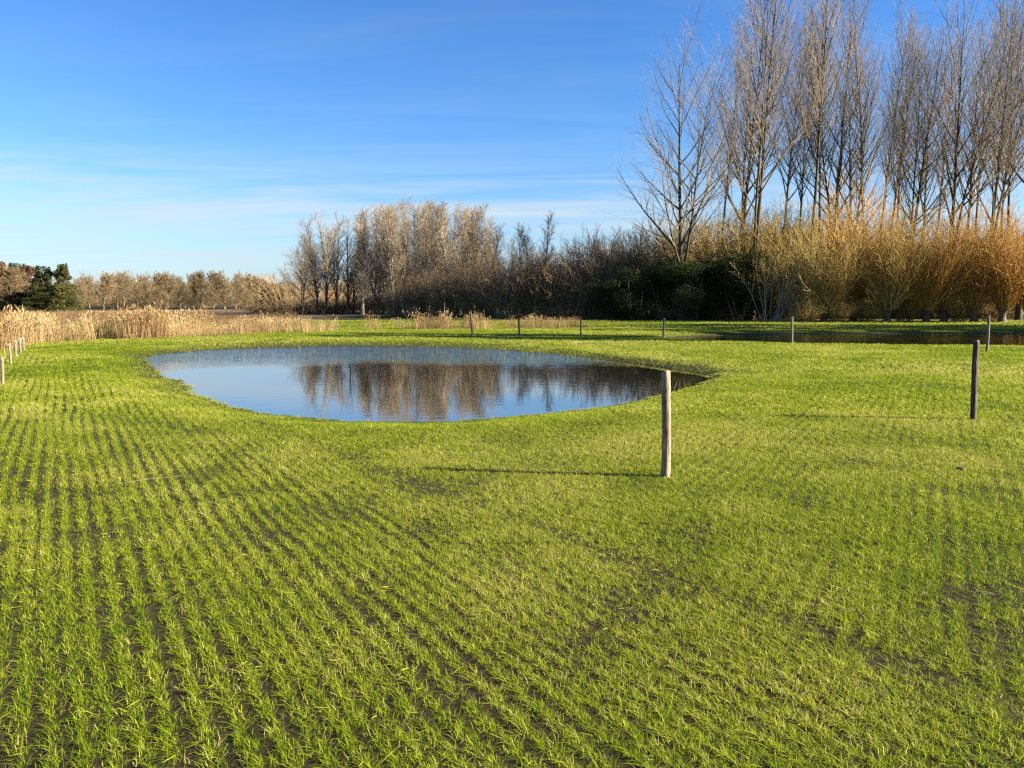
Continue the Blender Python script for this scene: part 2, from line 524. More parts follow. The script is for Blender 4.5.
# ---- crop: drilled rows, one family left of the headland, another right of it
HA, HB = R(-31), R(29)           # row headings, clockwise from straight ahead
B0 = np.array(ground(290, 440)); B1 = np.array(ground(610, 566))
bt = (B1 - B0) / np.linalg.norm(B1 - B0)
def side(x, y):                  # > 0 right of the headland track
    return -((x - B0[0]) * bt[1] - (y - B0[1]) * bt[0]) * -1 * -1
def rows(head, y0, y1, spacing, step, x0=-34, x1=46):
    """points along parallel rows; returns x, y"""
    ux, uy = math.sin(head), math.cos(head); px, py = uy, -ux
    D = 90
    s = np.arange(-D, D, spacing); t = np.arange(-D, D, step)
    S_, T_ = np.meshgrid(s, t, indexing='ij')
    wob = .02 * np.sin(T_ * .9 + S_ * 7) + .012 * (vnoise(T_ * 2, S_ * 40) - .5)
    # rows open slightly like a fan towards the pond
    x = S_ * px + T_ * ux + wob * px; y = S_ * py + T_ * uy + wob * py
    k = (y > y0) & (y <= y1) & (x > x0) & (x < x1) & view_ok(x, y)
    return x[k], y[k]

bands = [(1.2, 6, .106, .0062, 1.0, 0), (6, 11, .110, .0088, 1.05, 0), (11, 17, .120, .018, 1.15, 1), (17, 28, .145, .045, 1.35, 1), (28, 46, .20, .085, 1.7, 1), (46, 64, .34, .17, 2.1, 1)]
PX, PY, PS, PV = [], [], [], []
for (a, b_, sp, st, sc, lod) in bands:
    for head, sg in ((HA, -1), (HB, 1)):
        x, y = rows(head, a, b_, sp, st)
        sd = side(x, y) + .5 * (fnoise(x * .6, y * .6, 2) - .5)
        k = (sd * sg > 0)
        x, y = x[k], y[k]
        j = sp * (.14 if a < 12 else .17)
        calm = .15 if sg < 0 else 1.0
        jit = np.where(side(x, y) > .2, 1.5, 1.0 + .7 * sstep(-1.3, -.1, side(x, y))) * (1 + calm * 1.3 * sstep(.5, .7, fnoise(x * .5 + 40, y * .5, 2)))
        x = x + rng.normal(0, 1, len(x)) * j * jit; y = y + rng.normal(0, 1, len(y)) * j * jit
        PX.append(x); PY.append(y)
        PS.append(np.full(len(x), sc)); PV.append(lod * 8 + rng.integers(0, 8, len(x)))
# self-sown fill between the rows: little on the left, more by the headland and on the right
for (a, b_, dn, sc_, lod) in ((1.2, 4.5, 1500, .72, 0), (4.5, 8, 900, .8, 0), (8, 14, 330, .85, 1)):
    n = int((b_ - a) * (1.5 * b_ + 3.2) * dn)
    x, y = rng.uniform(-.75 * b_ - 1.6, .75 * b_ + 1.6, n), rng.uniform(a, b_, n)
    f = .07 + .78 * sstep(-1.6, .2, side(x, y)) * (.40 + .6 * sstep(.38, .62, fnoise(x * 1.1 + 70, y * 1.1, 3)))
    k = view_ok(x, y) & (rng.random(n) < f)
    x, y = x[k], y[k]
    PX.append(x); PY.append(y); PS.append(np.full(len(x), sc_)); PV.append(lod * 8 + rng.integers(0, 8, len(x)))
x, y, sc, vid = map(np.concatenate, (PX, PY, PS, PV))
d = shore(x, y)
patch = fnoise(x * 1.7 + 9, y * 1.7 + 3, 3)
big = fnoise(x * .28 + 31, y * .28 + 8, 3)
sd = side(x, y)
track = np.exp(-((sd - .15) / .12) ** 2) * (y < 12)                   # headland wheel track: sparse
keep = rng.random(len(x)) < np.clip(.60 + .16 * sstep(4, 7, y) + .6 * sstep(.25, .5, patch) - .38 * track - .35 * sstep(.52, .75, fnoise(x * 6 + 3, y * 6, 2)) * (y < 8), .12, 1)
keep &= (d > np.where((y > 26) & (x > 4), .5, np.where((rng.random(len(x)) < .3) & (y < 18), -.10, .08))) & (rng.random(len(x)) > dry_mask(x, y)) & (y < 62)
x, y, sc, vid, d, patch, big, sd, track = (q[keep] for q in (x, y, sc, vid, d, patch, big, sd, track))
size = sc * (.72 + .5 * patch + .25 * rng.normal(0, .6, len(x))).clip(.35, 1.5)
size *= 1 - .25 * track
size *= .55 + .45 * sstep(0.1, 1.2, d)
tnt = .22 + .65 * (big - .5) + .50 * (patch - .5) + .10 * rng.normal(0, 1, len(x)) + .10 * np.exp(-((sd + .35) / .4) ** 2) * (y < 14)
tnt += np.where(rng.random(len(x)) < .09, .6, 0) * (y < 16)
tnt = np.clip(tnt + .12 * sstep(5, 9, y), -.15, 1.05)
z = height(x, y, d) - .004
r2 = np.random.default_rng(3)
src = [blade_clump('crop_tuft', r2, 9, .012, .046, .0027, .0125, .95, M_grass, segs=4) for _ in range(8)]
src += [blade_clump('crop_tuft', r2, 9, .020, .052, .0058, .016, .8, M_grass, segs=3) for _ in range(8)]
src += [blade_clump('crop_tuft', r2, 12, .025, .055, .012, .055, .55, M_grass, segs=2) for _ in range(8)]
scatter('crop_grass', src, [M_grass], np.stack([x, y, z], 1), rng.uniform(0, 6.283, len(x)), rng.normal(0, .12, len(x)), size, vid, tnt,
        'young yellow green crop growing in rows over the field', 'crop')
print('crop clumps', len(x))

n = 9000
lx, ly = rng.uniform(-8, 8, n), 1.2 + 7 * rng.random(n) ** 1.3
k = view_ok(lx, ly) & (rng.random(n) < .35 + .65 * sstep(.4, .6, fnoise(lx * .9 + 20, ly * .9, 2)))
lx, ly = lx[k], ly[k]
litter = [blade_clump('straw', r2, 3, .03, .09, .0026, .02, .25, M_grass, segs=2) for _ in range(5)]
scatter('straw_litter', litter, [M_grass], np.stack([lx, ly, height(lx, ly) + .008], 1), rng.uniform(0, 6.283, len(lx)), rng.choice([-1, 1], len(lx)) * rng.normal(1.42, .12, len(lx)),
        rng.uniform(.5, 1.2, len(lx)), rng.integers(0, 5, len(lx)), rng.normal(.95, .15, len(lx)), 'pale dead blades lying on the soil between the crop rows', 'straw')

# ---- reeds
def in_poly(P, x, y):
    P = np.asarray(P, float); ins = np.zeros(x.shape, bool)
    for (ax, ay), (bx, by) in zip(P, np.roll(P, -1, 0)):
        c = ((ay > y) != (by > y)); c &= x < (bx - ax) * (y - ay) / ((by - ay) or 1e-9) + ax
        ins ^= c
    return ins
def reed_bed(name, poly, dens, hscale, label, seed, tone=.3, var=.5, gap=.52):
    q = np.random.default_rng(seed); P = np.asarray(poly)
    lo, hi = P.min(0), P.max(0)
    n = int((hi - lo).prod() * dens)
    x, y = q.uniform(lo[0], hi[0], n), q.uniform(lo[1], hi[1], n)
    e = 1.0 * (fnoise(x * .7 + 3, y * .7, 2) - .5)
    k = in_poly(P, x + e, y + e) & (fnoise(x * 1.0 + 60, y * .4, 3) + q.random(n) * .22 > gap) & (shore(x, y) > .5)
    x, y = x[k], y[k]
    hh = hscale(x, y) * (.42 + var * 1.0 * sstep(.28, .72, fnoise(x * 1.0 + 80, y * .3, 2)) + .2 * fnoise(x * 3, y * 3, 2) + q.normal(0, .08, len(x))) * np.where(q.random(len(x)) < .06, 1.25, 1)
    z = height(x, y) - .02
    s_ = [blade_clump('reed_clump', q, 9, .6, 1.05, .013, .12, .16, M_reed, plume=True, segs=4) for _ in range(6)]
    t = tone + 1.0 * (fnoise(x * .6 + 11, y * .6, 3) - .5) + q.normal(0, .12, len(x))
    scatter(name, s_, [M_reed], np.stack([x, y, z], 1), q.uniform(0, 6.28, len(x)), q.normal(.0, .17, len(x)), hh, q.integers(0, 6, len(x)), t, label, 'reeds')
    print(name, len(x))
reed_bed('reed_bed', [(-10.9, 13.5), (-15.6, 23), (-18.3, 29.2), (-16.3, 31.6), (-13.9, 34.2), (-9.3, 39.4), (-9.5, 42.5), (-15, 40.5), (-19, 35.5), (-25, 34), (-25, 24), (-15.5, 13)],
         22, lambda x, y: 1.0 + .25 * np.exp(-((x + 16.9) / 1.3) ** 2) - .30 * sstep(-15.8, -12.5, x), 'tall band of dry straw coloured reeds along the left edge of the field', 5, tone=.32)
reed_bed('reed_bed', [(-8.2, 41.5), (-2.5, 42.3), (3.2, 44.5), (5.5, 47), (4, 49.5), (-3, 46.5), (-9, 44)],
         13, lambda x, y: .86 - .3 * sstep(-1, 4, x), 'low patch of pinkish dry reeds behind the far bank of the pond', 6, tone=.16, gap=.56)
reed_bed('dry_meadow_grass', [(-44, 48), (-12, 46), (-14, 52), (-22, 78), (-60, 95), (-75, 70)],
         5, lambda x, y: .5 + 0 * x, 'rough brown dry grass between the reeds and the far wood', 8, tone=-.02, var=.5)

# ------------------------------------------------------------------ bare trees
def tubes(bunch, sides):
    """list of (points, radii) -> vertices, quads (every polyline of one length batch together)"""
    by = {}
    for p, r in bunch: by.setdefault(len(p), []).append((p, r))
    Vs, Fs, off = [], [], 0
    for n, L in by.items():
        P = np.array([a for a, _ in L]); Rr = np.array([b for _, b in L])
        T = np.gradient(P, axis=1); T /= np.linalg.norm(T, axis=2, keepdims=True) + 1e-12
        ref = np.where(np.abs(T[:, :, 2:3]) > .9, np.array([1.0, 0, 0]), np.array([0, 0, 1.0]))
        U = np.cross(T, ref); U /= np.linalg.norm(U, axis=2, keepdims=True) + 1e-12
        Vv = np.cross(T, U)
        an = np.arange(sides) * 2 * math.pi / sides
        ring = P[:, :, None, :] + Rr[:, :, None, None] * (np.cos(an)[None, None, :, None] * U[:, :, None, :] + np.sin(an)[None, None, :, None] * Vv[:, :, None, :])
        m = len(L)
        idx = np.arange(m * n * sides).reshape(m, n, sides) + off
        a = idx[:, :-1, :]; b = np.roll(idx, -1, 2)[:, :-1, :]; c = np.roll(idx, -1, 2)[:, 1:, :]; d_ = idx[:, 1:, :]
        Vs.append(ring.reshape(-1, 3)); Fs.append(np.stack([a, b, c, d_], -1).reshape(-1, 4))
        off += m * n * sides
    return np.concatenate(Vs), np.concatenate(Fs)

def limb(rg, p0, dirv, length, r0, r1, n, up=.0, wob=.05):
    x, y, z = float(p0[0]), float(p0[1]), float(p0[2])
    a, b, c = float(dirv[0]), float(dirv[1]), float(dirv[2])
    q = math.sqrt(a * a + b * b + c * c) or 1.0
    a, b, c = a / q, b / q, c / q
    st = length / (n - 1); g = rg.gauss
    P = [(x, y, z)]
    for i in range(n - 1):
        a += g(0, wob); b += g(0, wob); c += g(0, wob * .5) + up / (n - 1)
        q = math.sqrt(a * a + b * b + c * c) or 1.0
        a, b, c = a / q, b / q, c / q
        x, y, z = x + a * st, y + b * st, z + c * st
        P.append((x, y, z))
    return np.array(P), r0 + (r1 - r0) * _ramp(n)
_ramps = {}
def _ramp(n):
    if n not in _ramps: _ramps[n] = np.linspace(0, 1, n) ** .8
    return _ramps[n]

def point_on(pl, t):
    p, r = pl
    f = t * (len(p) - 1); i = min(int(f), len(p) - 2); w = f - i
    A, B = p[i].tolist(), p[i + 1].tolist()
    return [A[k] * (1 - w) + B[k] * w for k in range(3)], float(r[i]) * (1 - w) + float(r[i + 1]) * w, [B[k] - A[k] for k in range(3)]

def splay(rg, ax, ang, az):
    x, y, z = ax
    q = math.sqrt(x * x + y * y + z * z) or 1.0
    x, y, z = x / q, y / q, z / q
    if abs(z) > .8: u = (0.0, z, -y)
    else: u = (y, -x, 0.0)
    q = math.sqrt(u[0] ** 2 + u[1] ** 2 + u[2] ** 2) or 1.0
    u = (u[0] / q, u[1] / q, u[2] / q)
    v = (y * u[2] - z * u[1], z * u[0] - x * u[2], x * u[1] - y * u[0])
    ca, sa, cz, sz = math.cos(ang), math.sin(ang), math.cos(az), math.sin(az)
    return [ca * (x, y, z)[k] + sa * (cz * u[k] + sz * v[k]) for k in range(3)]

def span(b):
    A, B = b[0][0].tolist(), b[0][-1].tolist()
    return math.dist(A, B)

def bare_tree(seed, H=20., r0=.2, forks=0, clear=.28, n1=34, len1=.34, ang1=(32, 48), n2=9, n3=5, up=.55, twig_r=.011, thin=1.0, top=.72):
    """returns trunk mesh, crown mesh data of a leafless tree"""
    rg = random.Random(seed)
    lead = [limb(rg, (0, 0, -.1), (rg.gauss(0, .02), rg.gauss(0, .02), 1), H, r0, .02, 12, up=.1, wob=.025)]
    tr = lead[0]; base = tr[1].copy(); tr[1][0] *= 1.35
    leaders = [(tr, clear)]
    for k in range(forks):
        t = rg.uniform(.06, .34) if k else rg.uniform(.05, .18)
        p, r, ax = point_on(tr, t)
        f = limb(rg, p, splay(rg, ax, R(rg.uniform(6, 15)), rg.uniform(0, 6.28)), H * (1 - t) * rg.uniform(.8, .97), r * .72, .018, 10, up=.55, wob=.03)
        lead.append(f); leaders.append((f, .22))
    l1, l2, l3 = [], [], []
    ga = rg.uniform(0, 6)
    for (ld, c0) in leaders:
        m = int(n1 / (len(leaders) ** .6))
        for i in range(m):
            t = c0 + (.985 - c0) * ((i + rg.random()) / m) ** .9
            p, r, ax = point_on(ld, t)
            ga += 2.4 + rg.uniform(-.5, .5)
            a = R(rg.uniform(*ang1)) * (1.12 - .45 * t)
            L = H * len1 * (1.05 - top * t) * rg.uniform(.55, 1.15)
            l1.append(limb(rg, p, splay(rg, ax, a, ga), L, max(min(r * .68, .14), .018), .011 * thin, 7, up=up, wob=.055))
    for b in l1:
        L = span(b)
        m = max(3, int(n2 * L / (H * len1 * .6)))
        for i in range(m):
            t = .2 + .78 * (i + rg.random()) / m
            p, r, ax = point_on(b, t)
            q = limb(rg, p, splay(rg, ax, R(rg.uniform(25, 52)), rg.uniform(0, 6.28)), L * rg.uniform(.2, .5) * (1.15 - .6 * t), max(r * .6, twig_r), twig_r * .7, 5, up=up * .7, wob=.07)
            l2.append(q)
    for b in l2:
        L = span(b)
        for i in range(n3):
            t = .15 + .85 * (i + rg.random()) / n3
            p, r, ax = point_on(b, t)
            l3.append(limb(rg, p, splay(rg, ax, R(rg.uniform(20, 50)), rg.uniform(0, 6.28)), max(.25, L * rg.uniform(.3, .75)), twig_r * .85, twig_r * .5, 3, up=up * .5, wob=.08))
    tv, tf = tubes(lead, 8)
    return (tv, tf), tubes(l1, 4), tubes(l2 + l3, 3)

def coppice(seed, H=6., nst=60, spread=.5, fan=(2, 26), r0=.018, n2=7, n3=3, base_z=0., base_r=.3, up=.25, twig=.008, wob=.05, len_var=.35, dome=.28, zj=.08, tang=(14, 40)):
    """many upright wands from one stool"""
    rg = random.Random(seed)
    st, tw = [], []
    for i in range(nst):
        a = rg.uniform(0, 6.283); rr = base_r * math.sqrt(rg.random())
        an = R(fan[0] + (fan[1] - fan[0]) * rg.random() ** .8)
        az = a + rg.uniform(-.6, .6)
        L = (H - base_z) * (1 - len_var * rg.random() ** 1.5) * (1 - dome * ((an - R(fan[0])) / R(fan[1] - fan[0])) ** 2)
        st.append(limb(rg, (rr * math.cos(a), rr * math.sin(a), base_z + rg.uniform(-zj, zj)), (math.sin(an) * math.cos(az), math.sin(an) * math.sin(az), math.cos(an)),
                       L, r0 * rg.uniform(.7, 1.3), r0 * .25, 8, up=up, wob=wob))
    for b in st:
        L = span(b)
        for i in range(n2):
            t = .25 + .73 * (i + rg.random()) / n2
            p, r, ax = point_on(b, t)
            q = limb(rg, p, splay(rg, ax, R(rg.uniform(*tang)), rg.uniform(0, 6.28)), L * rg.uniform(.12, .34) * (1.2 - .6 * t), twig, twig * .6, 4, up=up, wob=.07)
            tw.append(q)
            for j in range(n3):
                p, r, ax = point_on(q, rg.uniform(.3, 1))
                tw.append(limb(rg, p, splay(rg, ax, R(rg.uniform(15, 45)), rg.uniform(0, 6.28)), L * rg.uniform(.05, .14), twig * .7, twig * .45, 3, up=up, wob=.07))
    sv, sf = tubes(st, 5); tv, tf = tubes(tw, 3)
    return (sv, sf), (tv, tf)

def leaf_cloud(seed, fn, n, size, m, name='crown'):
    """n leaf-sized faces; fn(rg) gives a position and an outward vector"""
    rg = np.random.default_rng(seed)
    P, N_ = fn(rg, n)
    T = rg.normal(0, 1, (n, 3)); N2 = N_ + rg.normal(0, .7, (n, 3))
    N2 /= np.linalg.norm(N2, axis=1)[:, None]; U = np.cross(N2, T); U /= np.linalg.norm(U, axis=1)[:, None]; V_ = np.cross(N2, U)
    s = size * rg.uniform(.6, 1.5, (n, 1))
    v = np.stack([P - U * s, P - V_ * s * .45 , P + U * s, P + V_ * s * .45], 1).reshape(-1, 3)
    f = np.arange(4 * n).reshape(n, 4)
    me = mesh_from(name, v, f, [m])
    h = np.repeat(np.clip(fnoise(P[:, 0] * 1.1 + P[:, 2], P[:, 1] * 1.1 + P[:, 2] * .7, 2) * 1.2 - .1 + rg.normal(0, .15, n), 0, 1), 4)
    a = me.attributes.new('hue', 'FLOAT', 'POINT'); a.data.foreach_set('value', h.astype(np.float32))
    return me

def clump_fn(lobes):
    """points spread over and inside several uneven lobes (cx, cy, cz, rx, ry, rz)"""
    L = np.array(lobes)
    def fn(rg, n):
        k = rg.integers(0, len(L), n)
        d_ = rg.normal(0, 1, (n, 3)); d_ /= np.linalg.norm(d_, axis=1)[:, None]
        r = (.45 + .6 * rg.random(n) ** .5)[:, None]
        bump = (.8 + .45 * fnoise(d_[:, 0] * 3 + k * 5.1, d_[:, 1] * 3 + d_[:, 2] * 3, 2))[:, None]
        P = L[k, :3] + d_ * r * bump * L[k, 3:]
        P[:, 2] = np.maximum(P[:, 2], .03)
        return P, d_
    return fn

class Kind:
    """meshes of one kind, shared by its copies"""
    def __init__(self, name, parts): self.name, self.parts = name, parts
def place(kind, X, Y, rz, sc, label, cat, group=None, z=None):
    gz_ = float(height(np.array([X]), np.array([Y]))[0]) if z is None else z
    t = empty(kind.name, (X, Y, gz_ - .03), rz, sc)
    tag(t, label, cat, group)
    for nm, me in kind.parts: obj(nm, me, t)
    return t

def tree_kind(name, mt, mb, **kw):
    a, b, c = bare_tree(**kw)
    return Kind(name, [('trunk', mesh_from('trunk', *a, [mb], smooth=True)), ('limbs', mesh_from('limbs', *b, [mb], smooth=True)), ('crown', mesh_from('crown', *c, [mt], smooth=True))])
def bush_kind(name, mt, ms, **kw):
    (sv, sf), (tv, tf) = coppice(**kw)
    return Kind(name, [('stems', mesh_from('stems', sv, sf, [ms], smooth=True)), ('crown', mesh_from('crown', tv, tf, [mt], smooth=True))])

def pollard_trunk(seed, h=1.0, r=.3):
    """thick short bole with a knobbly head"""
    rg = np.random.default_rng(seed)
    nz_, na_ = 14, 16
    V = []
    for i in range(nz_):
        t = i / (nz_ - 1); zz = h * t * 1.22
        rad = r * (1.25 - .55 * sstep(0, .35, t) + .75 * math.exp(-((t - .82) / .17) ** 2))
        if t > .9: rad *= (1 - ((t - .9) / .1) ** 2 * .75)
        for j in range(na_):
            a = 2 * math.pi * j / na_
            q = rad * (1 + .35 * (fnoise(3 + 2 * math.cos(a) + seed, 3 + 2 * math.sin(a) + t * 4, 2) - .5))
            V.append((q * math.cos(a) + .06 * t, q * math.sin(a), zz - .05))
    F = []
    for i in range(nz_ - 1):
        for j in range(na_):
            F.append((i * na_ + j, i * na_ + (j + 1) % na_, (i + 1) * na_ + (j + 1) % na_, (i + 1) * na_ + j))
    F.append(tuple((nz_ - 1) * na_ + j for j in range(na_)))
    return mesh_from('trunk', V, F, [M_willow_head], smooth=True)
def willow_kind(seed, H, mw, nst=150, fan=(3, 46)):
    s_, t_ = coppice(seed, H=H, nst=nst, fan=fan, r0=.026, n2=7, n3=1, base_z=1.1, base_r=.5, up=.22, twig=.013, len_var=.62, wob=.10, zj=.3, tang=(16, 55))
    return Kind('pollard_willow', [('trunk', pollard_trunk(seed)), ('wands', mesh_from('wands', *s_, [mw], smooth=True)), ('twigs', mesh_from('twigs', *t_, [mw], smooth=True))])

# ---- tall bare trees on the right
TALL_H = 20.0
tall = [tree_kind('tall_tree', M_twig, M_bark, seed=101, H=20, r0=.24, forks=1, clear=.12, n1=44, len1=0.48, ang1=(36, 58), n2=11, n3=4, up=.45, twig_r=.0065, top=.56),
        tree_kind('tall_tree', M_twig, M_bark, seed=102, H=20, r0=.22, forks=1, clear=0.29, n1=46, len1=0.42, ang1=(32, 52), n2=11, n3=4, up=.5, twig_r=.0065, top=.56),
        tree_kind('tall_tree', M_twig, M_bark, seed=103, H=20, r0=.20, forks=0, clear=0.37, n1=46, len1=0.40, ang1=(32, 52), n2=11, n3=4, up=.5, twig_r=.0065, top=.56),
        tree_kind('tall_tree', M_twig, M_bark, seed=104, H=20, r0=.21, forks=1, clear=0.35, n1=46, len1=0.38, ang1=(32, 52), n2=11, n3=4, up=.5, twig_r=.0065, top=.56),
        tree_kind('tall_tree', M_twig, M_bark, seed=105, H=20, r0=.17, forks=0, clear=0.42, n1=46, len1=0.36, ang1=(32, 52), n2=11, n3=4, up=.5, twig_r=.0065, top=.56),
        tree_kind('tall_tree', M_twig, M_bark, seed=106, H=20, r0=.19, forks=0, clear=.46, n1=40, len1=.30, ang1=(28, 48), n2=11, n3=4, up=.55, twig_r=.0065, top=.5),
        tree_kind('tall_tree', M_twig, M_bark, seed=107, H=20, r0=.21, forks=1, clear=.20, n1=44, len1=.34, ang1=(36, 60), n2=11, n3=4, up=.6, twig_r=.0065, top=.6)]
G_T = 'tall bare trees behind the willows'
TALL = [  # photo x, top y, depth, kind, label
    (681, 68, 62, 0, 'tall bare tree with wide low limbs standing alone left of the other tall trees'),
    (736, 8, 66, 1, 'tall bare tree forking low, next right of the wide limbed tree at the left end'),
    (752, -20, 64, 3, 'tall many stemmed bare tree, third from the left end of the tall row'),
    (777, 40, 71, 4, 'slim bare tree, fourth from the left end of the tall row'),
    (808, -25, 65, 5, 'very tall straight bare tree rising over the olive willow clump'),
    (828, 5, 73, 1, 'tall bare tree just left of the tallest golden willow, branches forking upward'),
    (846, 45, 76, 6, 'bare tree directly behind the tallest golden willow, tan stems clustered'),
    (863, 18, 72, 4, 'slim bare tree over the right shoulder of the tallest golden willow'),
    (882, 55, 79, 5, 'straight bare tree above the gap right of the tallest golden willow'),
    (905, 42, 70, 6, 'slender bare tree left of the gap of open sky in the row'),
    (919, 68, 84, 2, 'shorter slim bare tree inside the gap of open sky in the row'),
    (931, 48, 74, 5, 'thin straight bare tree on the right edge of the sky gap'),
    (948, 20, 66, 1, 'thick dark bare tree, fourth from the right edge of the photo'),
    (960, 50, 80, 2, 'bare tree with clustered stems just right of the thick dark tree'),
    (985, 8, 70, 1, 'tall bare tree leaning its limbs outward, second from the right edge'),
    (1004, 30, 78, 5, 'thin bare tree between the two tallest trees at the right edge'),
    (716, 60, 82, 5, 'thin far trunk between the wide limbed tree and the low forking tree'),
    (792, 50, 86, 4, 'thin far trunk just left of the very tall tree over the olive willows'),
    (818, 35, 84, 5, 'thin far trunk just right of the very tall tree over the olive willows'),
    (872, 40, 85, 5, 'thin far trunk between the tallest golden willow and the sky gap'),
    (894, 58, 88, 4, 'thin far trunk left of the slender tree beside the sky gap'),
    (970, 44, 86, 5, 'thin far trunk behind the fence post willow at the right'),
    (995, 40, 88, 4, 'thin far trunk left of the thin tree near the right edge'),
    (1018, -15, 64, 3, 'very tall bare tree cut by the right edge of the photo'),
]
rl = random.Random(5)
for (px, ty, Y, k, lab) in TALL:
    X, h = at(px, ty, Y); X = at(px, 318, Y)[0]
    s_ = h / TALL_H
    place(tall[k], X, Y, rl.uniform(0, 6.28), ((1.04 if k == 0 else .90) * s_ ** .6, (1.04 if k == 0 else .90) * s_ ** .6, s_), lab, 'tree', G_T)

# ---- poplar rows in the middle
pop = [tree_kind('poplar_tree', M_poplar_twig, M_poplar_bark, seed=200 + i, H=14, r0=.15, forks=i % 2, clear=.10, n1=62, len1=.24, ang1=(16, 32), n2=10, n3=4, up=.45, twig_r=.0095, top=.5) for i in range(4)]
grey = [tree_kind('poplar_tree', M_twig, M_bark, seed=220 + i, H=14, r0=.16, forks=1, clear=.14, n1=52, len1=.28, ang1=(20, 38), n2=10, n3=5, up=.45, twig_r=.0105, top=.55) for i in range(2)]
spread = tree_kind('bare_tree', M_twig, M_bark, seed=231, H=14, r0=.19, forks=2, clear=.12, n1=44, len1=.44, ang1=(35, 55), n2=11, n3=6, up=.4, twig_r=.014)
X, h = at(300, 236, 84)
place(spread, X, 84, 1.0, h / 14, 'dark spreading bare tree at the left end of the poplar rows', 'tree')
G_G, G_P = 'grey poplars left of the pale poplars', 'pale poplars in the middle of the far wood'
greys = [(318, 226), (327, 222), (337, 223), (347, 229), (354, 236)]
words = ['nearest the spreading tree', 'and the tallest of its group', 'in the middle of its group', 'second from the pale poplars', 'nearest the pale poplars and the shortest']
for i, (px, ty) in enumerate(greys):
    Y = 86 + (i % 3) * 4
    h = at(px, ty, Y)[1]
    place(grey[i % 2], at(px, 318, Y)[0], Y, rl.uniform(0, 6), (1.0, 1.0, h / 14), 'slim grey bare poplar ' + words[i], 'tree', G_G)
pales = [(364, 213), (374, 209), (383, 206), (393, 208), (402, 204), (411, 207), (421, 205), (430, 207), (439, 206), (449, 208), (459, 207), (469, 209), (479, 212), (489, 218), (498, 230)]
nth = ['first', 'second', 'third', 'fourth', 'fifth', 'sixth', 'seventh', 'eighth', 'ninth', 'tenth', 'eleventh', 'twelfth', 'thirteenth', 'fourteenth', 'fifteenth', 'sixteenth']
for i, (px, ty) in enumerate(pales):
    Y = 84 + (i * 5 % 7) * 2
    h = at(px, ty + 4, Y)[1]
    lab = 'slender pale tan poplar, %s from the left of the pale row' % nth[i]
    if i == 0: lab = 'slender pale poplar at the left end of the pale row beside the grey ones'
    if i == len(pales) - 1: lab = 'lowest pale poplar at the right end of the pale row above the thicket'
    place(pop[i % 4], at(px + rl.uniform(-2, 2), 318, Y)[0], Y, rl.uniform(0, 6), (1.32, 1.32, h / 14), lab, 'tree', G_P)
back = [(369, 216), (379, 211), (388, 210), (398, 211), (407, 209), (416, 209), (426, 208), (435, 210), (444, 210), (454, 211), (464, 212), (474, 213), (484, 217), (493, 226)]
for i, (px, ty) in enumerate(back):
    Y = 101 + (i * 3 % 4) * 2
    h = at(px, ty + 3, Y)[1]
    place(pop[(i + 2) % 4], at(px, 318, Y)[0], Y, rl.uniform(0, 6), (1.25, 1.25, h / 14), 'back row pale poplar showing between the %s and %s front ones' % (nth[i], nth[i + 1]), 'tree', G_P)
for (px, ty, lab) in [(519, 233, 'thin grey tree standing up alone out of the dark thicket'), (541, 221, 'pale broad topped tree rising behind the dark thicket')]:
    Y = 92; h = at(px, ty, Y)[1]
    place(grey[0] if px < 530 else pop[1], at(px, 318, Y)[0], Y, rl.uniform(0, 6), (.8 if px < 530 else 1.3, .8 if px < 530 else 1.3, h / 14), lab, 'tree')

# ---- dark thicket between the poplars and the hedge, rising to the right
scrub = [bush_kind('scrub_bush', M_scrub, M_scrub, seed=300 + i, H=6, nst=115, fan=(2, 44), base_r=1.4, r0=.028, n2=11, n3=4, twig=.013, up=.15, wob=.12, len_var=.6, dome=.35, tang=(18, 60)) for i in range(4)]
G_S = 'brown scrub bushes of the thicket'
SCR = [(398, 283, 78), (412, 272, 74), (428, 270, 76), (444, 262, 73), (459, 266, 75), (474, 262, 72), (490, 252, 75), (505, 254, 71), (520, 251, 74), (536, 247, 71),
       (551, 250, 74), (566, 243, 70), (581, 237, 73), (596, 233, 70), (611, 228, 73), (627, 225, 70), (643, 226, 73), (659, 223, 70)]
for i, (px, ty, Y) in enumerate(SCR):
    h = at(px, ty, Y)[1]
    lab = 'dark brown twiggy bush, %s from the poplar end of the thicket' % nth[i] if i < 16 else ''
    if i == 0: lab = 'lowest twiggy brown bush at the foot of the pale poplars'
    if i == 15: lab = 'tall brown twiggy bush above the left end of the dark evergreen hedge'
    if i == 16: lab = 'tall brown twiggy bush behind the hedge, just left of the wide limbed tree'
    if i == 17: lab = 'russet twiggy bush at the foot of the wide limbed tall tree'
    place(scrub[i % 4], at(px, 318, Y)[0], Y, rl.uniform(0, 6), (h / 7.2, h / 7.2, h / 6), lab, 'bush', G_S)
G_U = 'low brown brush at the feet of the poplars'
UND = [(262, 297, 92, 'low brown brush left of the spreading tree'), (284, 298, 90, 'low brown brush under the left limbs of the spreading tree'), (304, 300, 92, 'low brown brush at the trunk of the spreading tree'),
       (322, 299, 91, 'low brown brush under the tallest grey poplar'), (340, 298, 93, 'low brown brush under the shortest grey poplars'), (358, 294, 92, 'low brown brush in the gap between grey and pale poplars'),
       (376, 290, 90, 'brown brush under the left third of the pale poplars'), (394, 286, 92, 'brown brush just left of the dark thicket')]
for i, (px, ty, Y, lab) in enumerate(UND):
    h = at(px, ty, Y)[1]
    place(scrub[(i + 1) % 4], at(px, 318, Y)[0], Y, rl.uniform(0, 6), (.75, .75, h / 6), lab, 'bush', G_U)
G_B = 'olive brown brush behind the evergreen hedge'
